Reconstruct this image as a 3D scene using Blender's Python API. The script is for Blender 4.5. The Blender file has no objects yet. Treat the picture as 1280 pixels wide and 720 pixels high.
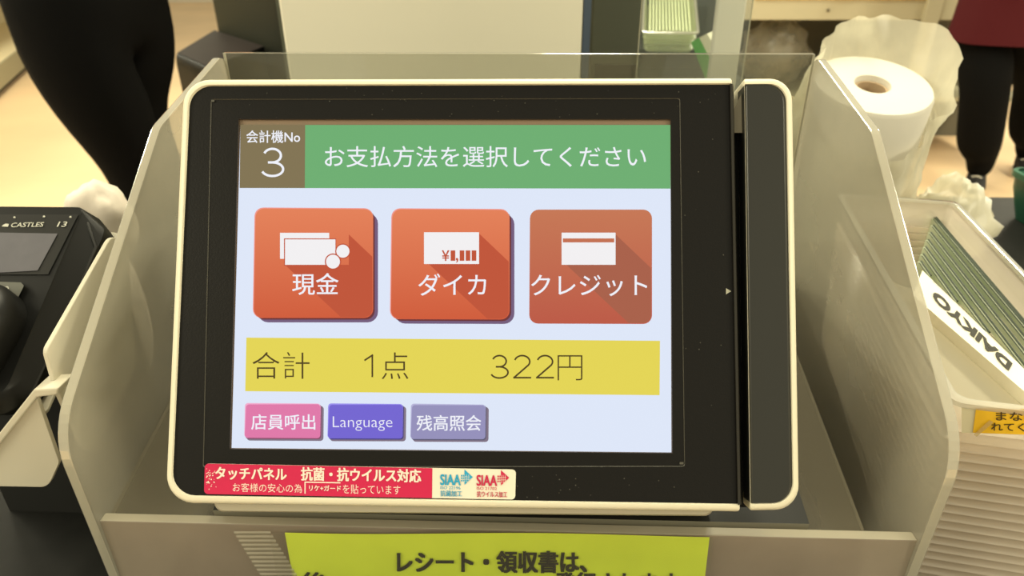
import bpy, bmesh, math, random
from mathutils import Vector, Matrix, noise
random.seed(4)
PI = math.pi
S = bpy.context.scene
COL = S.collection

# ------------------------------------------------------------------ camera
YAW, PITCH, ROLL, FPX, CAM_Z = -0.0358, 0.4745, -0.0036, 872.1, 1.12
Fw = Vector((math.sin(YAW)*math.cos(PITCH), math.cos(YAW)*math.cos(PITCH), -math.sin(PITCH)))
r0 = Vector((math.cos(YAW), -math.sin(YAW), 0)); u0 = r0.cross(Fw)
Rt = math.cos(ROLL)*r0 + math.sin(ROLL)*u0
Up = -math.sin(ROLL)*r0 + math.cos(ROLL)*u0
CAM = Vector((0, 0, CAM_Z))
cd = bpy.data.cameras.new('camera'); cam = bpy.data.objects.new('camera', cd); COL.objects.link(cam)
cd.sensor_width = 36; cd.lens = 36*FPX/1280; cd.clip_start = 0.02
m = Matrix((Rt, Up, -Fw)).transposed().to_4x4(); m.translation = CAM
cam.matrix_world = m
cd.dof.use_dof = True; cd.dof.focus_distance = 0.415; cd.dof.aperture_fstop = 11
S.camera = cam
# ------------------------------------------------------------------ light and exposure
S.view_settings.view_transform = 'Standard'; S.view_settings.look = 'None'
S.view_settings.gamma = 1; S.view_settings.exposure = 0.0; S.view_settings.use_curve_mapping = False
S.render.engine = 'CYCLES'
S.cycles.use_denoising = True; S.cycles.max_bounces = 10; S.cycles.transparent_max_bounces = 24
S.cycles.sample_clamp_indirect = 4; S.cycles.caustics_reflective = False; S.cycles.caustics_refractive = False
WARM = (1.0, 0.93, 0.67)
w = bpy.data.worlds.new('world'); S.world = w; w.use_nodes = True
bg = w.node_tree.nodes['Background']; bg.inputs[0].default_value = (*WARM, 1); bg.inputs[1].default_value = 0.66
def ceiling_strip(x, y, lx, ly, power, z=2.75):
    l = bpy.data.lights.new('ceiling_strip_light', 'AREA'); l.shape = 'RECTANGLE'; l.size = lx; l.size_y = ly
    l.energy = power; l.color = WARM
    o = bpy.data.objects.new('ceiling_strip_light', l); o.location = (x, y, z); COL.objects.link(o)
for x in (-3.6, 3.8):
    for y, p in ((-1.4, 250), (1.6, 100), (4.6, 85)): ceiling_strip(x, y, 0.35, 2.2, p)
for y in (1.9, 4.6): ceiling_strip(0.2, y, 0.35, 2.2, 80)

# ------------------------------------------------------------------ measuring helpers
def ray(px, py): return Fw + Rt*((px-640)/FPX) - Up*((py-360)/FPX)
def at(ax, val, px, py):
    """world point where the sight line meets the plane x, y or z = val"""
    d = ray(px, py); return CAM + d*((val-CAM[ax])/d[ax])
def meet(px, py, p, n):
    d = ray(px, py); return CAM + d*((Vector(p)-CAM).dot(n)/d.dot(n))
class Frame:
    def __init__(s, o, x, y):
        s.o = Vector(o); s.x = Vector(x).normalized(); s.y = Vector(y).normalized(); s.n = s.x.cross(s.y)
    def pt(s, a, b, c=0): return s.o + s.x*a + s.y*b + s.n*c
    def uv(s, px, py, c=0):
        p = meet(px, py, s.o+s.n*c, s.n) - s.o; return (p.dot(s.x), p.dot(s.y))
    def mat(s):
        m = Matrix((s.x, s.y, s.n)).transposed().to_4x4(); m.translation = s.o; return m

# ------------------------------------------------------------------ materials
def lin(c): return tuple(((v/255)/12.92 if v/255 <= .04045 else ((v/255+.055)/1.055)**2.4) for v in c)
MATS = {}
def bsdf(mt): return mt.node_tree.nodes['Principled BSDF']
def M(name, rgb, rough=.5, spec=.5, metal=0, bump=0, bscale=200, var=0, vscale=20, trans=0):
    if name in MATS: return MATS[name]
    mt = bpy.data.materials.new(name); mt.use_nodes = True; MATS[name] = mt
    b = bsdf(mt); nt = mt.node_tree; c = (*lin(rgb), 1)
    b.inputs['Base Color'].default_value = c; b.inputs['Roughness'].default_value = rough
    b.inputs['Specular IOR Level'].default_value = spec; b.inputs['Metallic'].default_value = metal
    tc = nt.nodes.new('ShaderNodeTexCoord')
    if var:
        nz = nt.nodes.new('ShaderNodeTexNoise'); nz.inputs['Scale'].default_value = vscale; nz.inputs['Detail'].default_value = 4
        nt.links.new(tc.outputs['Object'], nz.inputs['Vector'])
        rp = nt.nodes.new('ShaderNodeValToRGB'); rp.color_ramp.elements[0].position = .3; rp.color_ramp.elements[1].position = .7
        rp.color_ramp.elements[0].color = tuple(v*(1-var) for v in c[:3])+(1,); rp.color_ramp.elements[1].color = tuple(min(1, v*(1+var)) for v in c[:3])+(1,)
        nt.links.new(nz.outputs['Fac'], rp.inputs['Fac']); nt.links.new(rp.outputs['Color'], b.inputs['Base Color'])
    if bump:
        nz = nt.nodes.new('ShaderNodeTexNoise'); nz.inputs['Scale'].default_value = bscale
        nt.links.new(tc.outputs['Object'], nz.inputs['Vector'])
        bp = nt.nodes.new('ShaderNodeBump'); bp.inputs['Strength'].default_value = bump; bp.inputs['Distance'].default_value = .002
        nt.links.new(nz.outputs['Fac'], bp.inputs['Height']); nt.links.new(bp.outputs['Normal'], b.inputs['Normal'])
    return mt
def GLOW(name, rgb, k=1.0):
    """a lit pixel area of the display"""
    if name in MATS: return MATS[name]
    mt = bpy.data.materials.new(name); mt.use_nodes = True; MATS[name] = mt
    b = bsdf(mt); b.inputs['Base Color'].default_value = (.004, .004, .004, 1); b.inputs['Roughness'].default_value = .25
    b.inputs['Specular IOR Level'].default_value = .25
    b.inputs['Emission Color'].default_value = (*lin(rgb), 1); b.inputs['Emission Strength'].default_value = k
    return mt
def GLOW2(name, top, bottom, y0, y1):
    """display graphic whose printed colour runs from top to bottom"""
    mt = GLOW(name, top); nt = mt.node_tree; N = nt.nodes.new; L = nt.links.new
    tc = N('ShaderNodeTexCoord'); sp = N('ShaderNodeSeparateXYZ'); L(tc.outputs['Object'], sp.inputs[0])
    mr = N('ShaderNodeMapRange'); mr.inputs[1].default_value = y0; mr.inputs[2].default_value = y1; L(sp.outputs['Y'], mr.inputs[0])
    mx = N('ShaderNodeMix'); mx.data_type = 'RGBA'; L(mr.outputs[0], mx.inputs[0]); mx.inputs[6].default_value = (*lin(bottom), 1); mx.inputs[7].default_value = (*lin(top), 1)
    L(mx.outputs[2], bsdf(mt).inputs['Emission Color']); return mt
def CLEAR(name, rgb, haze, gloss=.08, rough=.12, tint=(1, 1, 1), scratch=0, back=0.4, streak=None):
    """clear plastic: see-through + hazy diffuse body + sheen rising at grazing angles"""
    if name in MATS: return MATS[name]
    mt = bpy.data.materials.new(name); mt.use_nodes = True; MATS[name] = mt
    nt = mt.node_tree; nt.nodes.remove(bsdf(mt)); out = nt.nodes['Material Output']; N = nt.nodes.new; L = nt.links.new
    tr = N('ShaderNodeBsdfTransparent'); tr.inputs[0].default_value = (*tint, 1)
    df = N('ShaderNodeBsdfDiffuse'); df.inputs[0].default_value = (*lin(rgb), 1)
    tl = N('ShaderNodeBsdfTranslucent'); tl.inputs[0].default_value = (*lin(rgb), 1)
    mx0 = N('ShaderNodeMixShader'); mx0.inputs[0].default_value = back; L(df.outputs[0], mx0.inputs[1]); L(tl.outputs[0], mx0.inputs[2])
    mx = N('ShaderNodeMixShader'); mx.inputs[0].default_value = haze; L(tr.outputs[0], mx.inputs[1]); L(mx0.outputs[0], mx.inputs[2])
    if scratch:
        tc = N('ShaderNodeTexCoord'); nz = N('ShaderNodeTexNoise'); nz.inputs['Scale'].default_value = 9; nz.inputs['Detail'].default_value = 5
        L(tc.outputs['Object'], nz.inputs['Vector'])
        mr = N('ShaderNodeMapRange'); mr.inputs[1].default_value = .3; mr.inputs[2].default_value = .7
        mr.inputs[3].default_value = haze-scratch; mr.inputs[4].default_value = haze+scratch
        L(nz.outputs['Fac'], mr.inputs[0]); L(mr.outputs[0], mx.inputs[0])
    gl = N('ShaderNodeBsdfGlossy'); gl.inputs['Roughness'].default_value = rough
    fr = N('ShaderNodeLayerWeight'); fr.inputs[0].default_value = .5
    pw_ = N('ShaderNodeMath'); pw_.operation = 'POWER'; pw_.inputs[1].default_value = 3.0; L(fr.outputs['Facing'], pw_.inputs[0])
    mul = N('ShaderNodeMath'); mul.operation = 'MULTIPLY_ADD'; mul.inputs[1].default_value = gloss*3.5; mul.inputs[2].default_value = gloss*.4
    L(pw_.outputs[0], mul.inputs[0])
    m2 = N('ShaderNodeMixShader'); L(mul.outputs[0], m2.inputs[0]); L(mx.outputs[0], m2.inputs[1]); L(gl.outputs[0], m2.inputs[2])
    L(m2.outputs[0], out.inputs['Surface'])
    return mt

# ------------------------------------------------------------------ mesh builder
class MB:
    def __init__(s): s.v = []; s.f = []; s.mi = []; s.mats = []
    def slot(s, mt):
        if mt not in s.mats: s.mats.append(mt)
        return s.mats.index(mt)
    def face(s, pts, mt):
        i = len(s.v); s.v += [Vector(p) for p in pts]; s.f.append(list(range(i, i+len(pts)))); s.mi.append(s.slot(mt))
    def mesh(s, verts, faces, mt):
        i = len(s.v); s.v += [Vector(p) for p in verts]; k = s.slot(mt)
        for f in faces: s.f.append([i+j for j in f]); s.mi.append(k)
    def prism(s, a, b, mt, mt_side=None, cap0=True, cap1=True):
        """a, b: matching loops (a at the back, b at the front, ccw seen from the front)"""
        n = len(a); i = len(s.v); s.v += [Vector(p) for p in a]+[Vector(p) for p in b]
        k = s.slot(mt); ks = s.slot(mt_side or mt)
        for j in range(n):
            s.f.append([i+j, i+(j+1) % n, i+n+(j+1) % n, i+n+j]); s.mi.append(ks)
        if cap1: s.f.append([i+n+j for j in range(n)]); s.mi.append(k)
        if cap0: s.f.append([i+j for j in range(n)][::-1]); s.mi.append(k)
    def loops(s, loops, mt, close=True, cap0=False, cap1=False):
        n = len(loops[0]); i = len(s.v); k = s.slot(mt)
        for l in loops: s.v += [Vector(p) for p in l]
        for q in range(len(loops)-1):
            for j in range(n if close else n-1):
                a = i+q*n; b = a+n
                s.f.append([a+j, a+(j+1) % n, b+(j+1) % n, b+j]); s.mi.append(k)
        if cap0: s.f.append([i+j for j in range(n)][::-1]); s.mi.append(k)
        if cap1: s.f.append([i+(len(loops)-1)*n+j for j in range(n)]); s.mi.append(k)
    def box(s, c, d, mt, R=None):
        x, y, z = (q/2 for q in d); c = Vector(c)
        def t(p):
            p = Vector(p); return c + (R @ p if R else p)
        a = [t(p) for p in ((-x, -y, -z), (x, -y, -z), (x, y, -z), (-x, y, -z))]
        b = [t(p) for p in ((-x, -y, z), (x, -y, z), (x, y, z), (-x, y, z))]
        s.prism(a, b, mt)
    def tube(s, pts, r, mt, seg=10):
        pts = [Vector(p) for p in pts]; L = []
        for i, p in enumerate(pts):
            d = (pts[min(i+1, len(pts)-1)]-pts[max(i-1, 0)]).normalized()
            x = d.orthogonal().normalized() if i == 0 else (px_ - d*px_.dot(d)).normalized()
            px_ = x; y = d.cross(x); rr = r[i] if isinstance(r, (list, tuple)) else r
            L.append([p + (x*math.cos(2*PI*k/seg)+y*math.sin(2*PI*k/seg))*rr for k in range(seg)])
        s.loops(L, mt, True, True, True)
    def build(s, name, parent=None, origin=None, bevel=0, seg=2, smooth=False, angle=35, merge=False, sub=0, noflip=False):
        me = bpy.data.meshes.new(name)
        me.from_pydata([tuple(v) for v in s.v], [], s.f)
        for mt in s.mats: me.materials.append(mt)
        me.polygons.foreach_set('material_index', s.mi)
        o = bpy.data.objects.new(name, me); COL.objects.link(o)
        inv = Matrix.Identity(4)
        if parent is not None: o.parent = parent; inv = WORLD[parent].inverted()
        elif origin is not None: inv = Matrix.Translation(-Vector(origin)); o.location = origin
        me.transform(inv); WORLD[o] = inv.inverted() if parent is None else WORLD[parent]
        bm = bmesh.new(); bm.from_mesh(me)
        if merge: bmesh.ops.remove_doubles(bm, verts=bm.verts, dist=1e-6)
        if not noflip: bmesh.ops.recalc_face_normals(bm, faces=bm.faces)
        bm.to_mesh(me); bm.free()
        if bevel:
            md = o.modifiers.new('bevel', 'BEVEL'); md.width = bevel; md.segments = seg; md.limit_method = 'ANGLE'; md.angle_limit = math.radians(30)
        if sub:
            md = o.modifiers.new('sub', 'SUBSURF'); md.levels = sub; md.render_levels = sub
        if smooth:
            me.polygons.foreach_set('use_smooth', [True]*len(me.polygons))
            try: me.set_sharp_from_angle(angle=math.radians(angle))
            except Exception: pass
        return o
WORLD = {}
def tag(o, label=None, cat=None, group=None, kind=None):
    for k, v in (('label', label), ('category', cat), ('group', group), ('kind', kind)):
        if v: o[k] = v
    return o
def thing(name, label, cat, loc, group=None, mat=None):
    o = bpy.data.objects.new(name, None); o.empty_display_size = .05; COL.objects.link(o)
    mt = mat if mat is not None else Matrix.Translation(Vector(loc)); o.matrix_world = mt; WORLD[o] = mt.copy()
    return tag(o, label, cat, group)
def rounded(pts, rads, seg=6):
    """round the corners of a 2-D polygon"""
    out = []; n = len(pts)
    for i in range(n):
        p = Vector(pts[i]); a = Vector(pts[i-1]); b = Vector(pts[(i+1) % n]); r = rads[i] if isinstance(rads, (list, tuple)) else rads
        if r <= 0: out.append(tuple(p)); continue
        u = (a-p).normalized(); v = (b-p).normalized(); ang = u.angle(v); t = r/math.tan(ang/2)
        t = min(t, (a-p).length*.49, (b-p).length*.49); r = t*math.tan(ang/2)
        c = p+(u+v).normalized()*(r/math.sin(ang/2)); p0 = p+u*t; p1 = p+v*t
        a0 = math.atan2(*(p0-c).yx); a1 = math.atan2(*(p1-c).yx); d = (a1-a0+PI) % (2*PI)-PI
        for k in range(seg+1):
            q = a0+d*k/seg; out.append((c.x+r*math.cos(q), c.y+r*math.sin(q)))
    return out
# lettering: outlines of the built-in font as flat triangles, fitted to a box
_tc = bpy.data.curves.new('lettering', 'FONT'); _to = bpy.data.objects.new('lettering', _tc); COL.objects.link(_to)
def glyphs(body, bold=0.0, shear=0.0):
    _tc.body = body; _tc.size = 1; _tc.offset = bold; _tc.shear = shear; _tc.resolution_u = 3
    dg = bpy.context.evaluated_depsgraph_get(); dg.update()
    me = bpy.data.meshes.new_from_object(_to.evaluated_get(dg))
    v = [(p.co.x, p.co.y) for p in me.vertices]; f = [list(p.vertices) for p in me.polygons]
    bpy.data.meshes.remove(me)
    x0 = min(p[0] for p in v); x1 = max(p[0] for p in v); y0 = min(p[1] for p in v); y1 = max(p[1] for p in v)
    return [((x-x0)/(x1-x0 or 1), (y-y0)/(y1-y0 or 1)) for x, y in v], f

# ================================================================== SETTING
floor_m = M('vinyl floor', (222, 192, 154), .4, .3, var=.07, vscale=1.3)
mb = MB(); mb.face([(-9, -2, 0), (9, -2, 0), (9, 13, 0), (-9, 13, 0)], floor_m)
tag(mb.build('floor'), kind='structure', label='pale tan vinyl shop floor')
wall_m = M('shop wall', (214, 208, 190), .7)
mb = MB(); mb.box((0, 13.05, 1.5), (18, .1, 3), wall_m); tag(mb.build('wall_back'), kind='structure', label='plain pale back wall of the shop')
black_top = M('black counter top', (19, 19, 17), .5, .22, var=.25, vscale=60)
black_side = M('black counter side', (24, 24, 22), .6)
CT = 0.69                                                       # counter height
mb = MB()
mb.prism([(-1.3, .1, CT-.035), (1.6, .1, CT-.035), (1.6, 1.22, CT-.035), (-.62, 1.22, CT-.035), (-.62, .8, CT-.035), (-1.3, .8, CT-.035)],
         [(-1.3, .1, CT), (1.6, .1, CT), (1.6, 1.22, CT), (-.62, 1.22, CT), (-.62, .8, CT), (-1.3, .8, CT)], black_top)
cnt = thing('checkout_counter', 'long black checkout counter under the clear case and the plastic bin', 'counter', (0, .6, 0))
mb.build('counter_top', cnt, bevel=.003)
mb = MB(); mb.box((.15, .64, (CT-.035)/2), (2.7, .24, CT-.035), black_side); mb.box((.5, .64, (CT-.035)/2), (1.9, 1.0, CT-.035), black_side); mb.build('cabinet_body', cnt)

# ================================================================== PAYMENT MONITOR
TILT, MYAW = 0.5225, -0.0138
mx_ = Vector((math.cos(MYAW), -math.sin(MYAW), 0)); fw_ = Vector((math.sin(MYAW), math.cos(MYAW), 0))
my_ = fw_*math.sin(TILT)+Vector((0, 0, 1))*math.cos(TILT)
MF = Frame((-0.0464, 0.347, -0.1762+CAM_Z), mx_, my_)
def mp(px, py, c=0):
    a, b = MF.uv(px, py, c); return MF.pt(a, b, c)
def px_quad(q, c, r=0, seg=5):
    """rounded four-cornered panel, corners TL TR BR BL measured on the photograph, on the monitor face"""
    pts = [q[3], q[2], q[1], q[0]]
    if r: pts = rounded([(x, -y) for x, y in pts], r, seg); pts = [(x, -y) for x, y in pts]
    return [mp(x, y, c) for x, y in pts]
def px_text(mb, body, box, c, mt, bold=0.0, slope=0.0, shear=0.0, fn=None):
    x0, y0, x1, y1 = box; v, f = glyphs(body, min(bold, 0), shear)
    P = fn or (lambda a, b: mp(a, b, c)); k = max(bold, 0)*(y1-y0)*.9
    for lay, (dx, dy) in enumerate(((0, 0), (-k, -k*.6), (k, -k*.6), (k, k*.6), (-k, k*.6), (-k, 0), (k, 0)) if k > 0 else ((0, 0),)):
        pts = [P(x0+(x1-x0)*a+dx, y1-(y1-y0)*b + slope*(x1-x0)*a+dy) for a, b in v]
        mb.mesh([p+(CAM-p).normalized()*lay*2.5e-5 for p in pts], f, mt)      # each pass a hair above the last, like thick ink
cream = M('cream plastic', (228, 221, 198), .42, .45)
cream_shade = M('cream plastic shaded', (176, 168, 148), .5, .4)  # same cream, with the shade of the underside put into the colour
bezel_m = M('black bezel plastic', (16, 14, 12), .36, .26, bump=.05, bscale=900)
gap_m = M('black slot', (8, 8, 8), .6, .2)
seam_m = M('bezel seam', (78, 76, 68), .4)
mon = thing('payment_monitor', 'cream framed touch-screen payment monitor with black bezel and lit Japanese menu', 'monitor', None, mat=MF.mat())
ZB = 0.0016                                                     # bezel stands this far before the display
def ring(pxs, rads, c, scale=1.0):
    pts = rounded([(x, -y) for x, y in pxs], rads, 8); return [mp(x, -y, c) for x, y in pts]
def inset(pxs, l, t, r, b): # left/top/right/bottom inset in photo pixels; order BL BR TR TL
    (a, b_, c_, d) = pxs
    return [(a[0]+l, a[1]-b), (b_[0]-r, b_[1]-b), (c_[0]-r, c_[1]+t), (d[0]+l, d[1]+t)]
OUT = [(206, 629), (925, 640), (915, 97), (229, 99)]             # BL BR TR TL
RO = [34, 3, 3, 34]; RI = [28, 1, 1, 28]
mb = MB()
def back_of(loop, depth, shrink):
    c = sum(loop, Vector())/len(loop)
    return [c+(p-c)*shrink-MF.n*depth for p in loop]
base = ring(OUT, RO, 0)
l0 = back_of(base, .034, .93); l1 = back_of(base, .030, .97); l2 = back_of(base, .006, 1.0); l3 = [p-MF.n*.0012 for p in base]
l4 = ring(inset(OUT, 1.5, 1.5, .3, 1.5), RO, .0022); l5 = ring(inset(OUT, 4, 4, .6, 4.5), RI, .0034); l6 = ring(inset(OUT, 7, 7.0, 1, 8), RI, .0034); l7 = ring(inset(OUT, 9.5, 9.0, 1, 10.5), RI, .0018)
mb.loops([l0, l1, l2, l3, l4, l5, l6, l7], cream, True, True, False)
mb.build('housing', mon, smooth=True, angle=50)
# black bezel ring around the display window
q_lcd = [(298, 150), (838, 150), (840.5, 567), (287, 561)]
BI = inset(OUT, 9.2, 8.8, .5, 10.2)
outer = ring(BI, RI, ZB+.0004)
def ring_face(mb, outer, inner, mt):
    bm = bmesh.new()
    vo = [bm.verts.new(p) for p in outer]; vi = [bm.verts.new(p) for p in inner]
    es = [bm.edges.new((L[i], L[(i+1) % len(L)])) for L in (vo, vi) for i in range(len(L))]
    bmesh.ops.triangle_fill(bm, edges=es, use_beauty=True, normal=MF.n)
    bm.verts.index_update()
    for f in bm.faces:
        if f.normal.dot(MF.n) < 0: f.normal_flip()
    mb.mesh([v.co.copy() for v in bm.verts], [[v.index for v in f.verts] for f in bm.faces], mt); bm.free()
win = [(287.2, 561.2), (840.6, 566.5), (838.3, 149), (298.3, 149)]
TF = [(254, 584), (856, 583), (850, 123), (264, 124)]             # touch panel seam
inner = [mp(x, y, ZB) for x, y in win]
mb = MB(); tf = ring(TF, 3, ZB)
ring_face(mb, outer, [p+MF.n*.0004 for p in tf], bezel_m)
mb.loops([[p+MF.n*.0004 for p in tf], ring(inset(TF, .7, .7, .7, .7), 3, ZB-.0001)], seam_m)
tf2 = ring(inset(TF, .7, .7, .7, .7), 3, ZB-.0001)
ring_face(mb, tf2, inner, bezel_m)
mb.loops([inner, [p-MF.n*(ZB+.0006) for p in inner]], M('display recess lip', (74, 62, 50), .5))
# right hand chamfer down to the card slot
def edge_line(px0, px1, c): return [mp(*px0, c), mp(*px1, c)]
ch0 = [mp(924.6, 629.5, ZB+.0004), mp(914.6, 106, ZB+.0004)]; ch1 = [mp(927, 629.5, -.003), mp(917, 106, -.003)]; ch2 = [p-MF.n*.02 for p in ch1]
chA = [mp(922.0, 631, ZB+.0003), mp(912.2, 104.5, ZB+.0003)]; chB = [mp(922.6, 631, .0038), mp(912.8, 104.5, .0038)]; chC = [mp(925.6, 631, .0038), mp(915.6, 104.5, .0038)]
mb.mesh(chA+chB+chC+ch1+ch2, [[0, 1, 3, 2], [2, 3, 5, 4], [4, 5, 7, 6], [6, 7, 9, 8]], M('bezel edge', (44, 42, 36), .4, .3))
mb.build('bezel', mon)
# specks of dust and the worn corners of the touch panel film
mb = MB()
for (x, y, w_, h_) in ((266, 126, 4, 2.5), (852, 579, 5, 3)):
    mb.face([mp(x-w_/2, y+h_/2, ZB+.0006), mp(x+w_/2, y+h_/2, ZB+.0006), mp(x+w_/2, y-h_/2, ZB+.0006), mp(x-w_/2, y-h_/2, ZB+.0006)], seam_m)
for i in range(90):
    x = random.uniform(300, 910); y = random.choice((random.uniform(110, 148), random.uniform(590, 625))) if x < 850 else random.uniform(115, 620)
    s_ = random.uniform(.25, .7); mb.face([mp(x+dx*s_, y+dy*s_, ZB+.0006) for dx, dy in ((-1, 1), (1, 1), (1, -1), (-1, -1))], seam_m)
tag(mb.build('dust', mon), kind='stuff')
mb = MB(); mb.face([mp(907.5, 368, ZB+.0006), mp(914, 364, ZB+.0006), mp(907.5, 360.3, ZB+.0006)], M('arrow print', (170, 168, 150), .5)); mb.build('swipe_arrow', mon)

# ---- the display
def stroke(mb, pts, w_, c, mt):
    n = len(pts); P = [Vector(p) for p in pts]; A = []; B = []
    for i in range(n):
        t = (P[min(i+1, n-1)]-P[max(i-1, 0)]).normalized(); q = Vector((-t.y, t.x))*w_/2
        if 0 < i < n-1:
            t1 = (P[i]-P[i-1]).normalized(); k = t1.dot(t); q = q/max(k, .5)
        A.append(P[i]+q); B.append(P[i]-q)
    mb.mesh([mp(p.x, p.y, c) for p in A+B], [[i, n+i, n+i+1, i+1][::-1] for i in range(n-1)], mt)
def digit(mb, ch, x, y, w_, h, t, c, mt):
    def arc(cx, cy, rx, ry, a0, a1, n=18): return [(cx+rx*math.cos(math.radians(a0+(a1-a0)*k/n)), cy+ry*math.sin(math.radians(a0+(a1-a0)*k/n))) for k in range(n+1)]
    if ch == '3': L = [arc(.5, .25, .38, .25, 200, 450)+[(.3, .5)], [(.3, .5)]+arc(.5, .75, .48, .25, 270, 520)]
    elif ch == '2': L = [arc(.5, .27, .42, .27, 195, 395)+[(.04, .985)], [(.0, .985), (1, .985)]]
    else: L = [[(0, .24), (.98, -.02)], [(.9, 0), (.9, 1)]]
    for l in L: stroke(mb, [(x+a*w_, y+b*h) for a, b in l], t, c, mt)
LCDW = GLOW('display white', (220, 229, 247))
mb = MB(); mb.face([mp(284, 570, 0), mp(845, 572, 0), mp(842, 146, 0), mp(292, 146, 0)], M('display recess shade', (132, 112, 92), .4))  # brown margin round the lit area carries the recess shade in its colour
mb.face([mp(289.5, 560, .0002), mp(839.3, 565.5, .0002), mp(838.0, 157, .0002), mp(300.5, 157, .0002)], LCDW)
scr = mb.build('screen', mon)
white_g = GLOW('display text white', (238, 240, 248)); ink_g = GLOW('display text brown', (74, 58, 22))
mb = MB(); G1, G2 = .0004, .0006
mb.face([mp(299.5, 235, G1), mp(838, 235.8, G1), mp(838, 156.2, G1), mp(300.5, 156.2, G1)], GLOW('display green', (106, 172, 112)))
mb.face([mp(299.5, 235, .0005), mp(381, 235, .0005), mp(381.5, 156.2, .0005), mp(300.5, 156.2, .0005)], GLOW('display brown', (126, 112, 80)))
px_text(mb, '会計機No', (308, 163, 375, 178.5), G2, white_g, .012)
digit(mb, '3', 326.5, 186, 28, 34, 2.9, G2, white_g)
px_text(mb, 'お支払方法を選択してください', (406, 182.5, 807.5, 209), G2, white_g, .002)
mb.build('header_bar', scr)
def pay_button(q, face, deep, light, shadow, draw, raised=True):
    mb = MB(); g = .0004
    if raised:
        TLc, TRc, BRc, BLc = q
        mb.face(px_quad([(TLc[0]+5, TLc[1]+5), (TRc[0]+6, TRc[1]+5), (BRc[0]+6, BRc[1]+5.5), (BLc[0]+5, BLc[1]+5.5)], g, 13), shadow[0])
        mb.face(px_quad([(TLc[0]+2, TLc[1]+2), (TRc[0]+2, TRc[1]+1.5), (BRc[0]+2, BRc[1]+2), (BLc[0]+2, BLc[1]+2)], g+.00006, 11), shadow[1])
        mb.face(px_quad([(TLc[0]-1.2, TLc[1]-1.2), (TRc[0], TRc[1]-1.2), BRc, (BLc[0]-1.2, BLc[1])], g+.00012, 11), light)
    mb.face(px_quad(q, g+.0002, 11), face)
    # the long slanting graphic shade behind the icon
    (x0, y0), (x1, y1) = deep[0]; bx = q[2][0]; by = q[2][1]
    d1 = bx-x1; d2 = by-y1
    pts = [(x0+6, y1), (x1, y1), (x1, y0+2)]
    k = bx-1.2-x1; pts += [(bx-1.2, min(by-9, y0+2+k*.95)), (bx-1.2, by-10), (bx-3.5, by-4), (bx-10, by-1.2)]
    xx = x0+6+(by-y1)*1.05; pts += [(min(xx, bx-12), by-1.2)]
    mb.face([mp(x, y, g+.00026) for x, y in pts], deep[1])
    draw(mb, g+.0004)
    return mb.build('payment_button', scr)
_yb = MF.uv(640, 398)[1]; _yt = MF.uv(640, 262)[1]
og = GLOW2('display orange', (226, 126, 86), (206, 88, 54), _yb, _yt); og_d = GLOW('display orange shade', (190, 80, 52)); og_l = GLOW('display orange light', (238, 150, 140))
sh0 = GLOW('display button shadow', (112, 88, 122)); sh1 = GLOW('display button edge', (104, 44, 52))
og3 = GLOW2('display pressed orange', (196, 116, 82), (186, 86, 66), _yb, _yt); og3_d = GLOW('display pressed orange shade', (166, 92, 70))
paper = GLOW('display icon white', (240, 238, 240))
def rect(mb, x0, y0, x1, y1, c, mt): mb.face([mp(x0, y1, c), mp(x1, y1, c), mp(x1, y0, c), mp(x0, y0, c)], mt)
def disc(mb, x, y, r, c, mt): mb.face([mp(x+r*math.cos(-2*PI*k/28), y+r*math.sin(-2*PI*k/28), c) for k in range(28)], mt)
def draw_cash(mb, c):
    rect(mb, 350, 291, 411.5, 323.5, c, paper); rect(mb, 355, 298, 420.2, 332.2, c+.00005, og_d); rect(mb, 356.3, 299.2, 419.3, 331, c+.0001, paper)
    disc(mb, 428.6, 314, 9.6, c+.00014, og_d); disc(mb, 428.6, 314, 8.2, c+.0002, paper); disc(mb, 416.2, 327, 10.2, c+.00025, og_d); disc(mb, 416.2, 327, 8.7, c+.0003, paper)
    px_text(mb, '現金', (365.5, 341.5, 423, 368.5), c+.0003, white_g, .008)
def draw_card(mb, c):
    rect(mb, 530, 290.3, 598.8, 330, c, paper)
    px_text(mb, '¥', (552.5, 313, 561.5, 326), c+.0001, og_d, .02); px_text(mb, ',', (569.8, 322.5, 572.8, 328.5), c+.0001, og_d, .02)
    for x in (563.3, 574.6, 582.1, 589.6): rect(mb, x, 313, x+5.8, 326, c+.0001, og_d)
    px_text(mb, 'ダイカ', (523, 342, 607.5, 369.5), c+.0003, white_g, .004)
def draw_credit(mb, c):
    rect(mb, 702, 290.8, 769.5, 331, c, paper); rect(mb, 703.6, 298, 767.8, 303, c+.0001, og3)
    px_text(mb, 'クレジット', (664, 343.5, 809, 370), c+.0003, white_g, .004)
tag(pay_button([(319.5, 260.5), (466.5, 261.5), (466.5, 397.5), (317, 397.5)], og, (((350, 291), (436, 331)), og_d), og_l, (sh0, sh1), draw_cash), 'orange cash button with banknotes and coins')
tag(pay_button([(490.5, 261.5), (637, 262.5), (637, 399.5), (488.5, 399)], og, (((530, 290), (599, 330)), og_d), og_l, (sh0, sh1), draw_card), 'orange prepaid card button with a yen card')
tag(pay_button([(662.5, 262), (815, 262), (815, 405), (661.5, 404.5)], og3, (((702, 291), (769.5, 331)), og3_d), og_l, (sh0, sh1), draw_credit, False), 'flat duller orange credit button')
mb = MB()
mb.face([mp(306.5, 489, G1), mp(824.5, 494, G1), mp(825, 426, G1), mp(308, 422, G1)], GLOW('display yellow', (226, 211, 82)))
px_text(mb, '合計', (315.5, 440, 387, 473.5), G2, ink_g, -.009)
digit(mb, '1', 455.5, 444, 11, 27.5, 2.1, G2, ink_g); px_text(mb, '点', (477, 440.5, 510.5, 474), G2, ink_g, -.009)
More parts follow.
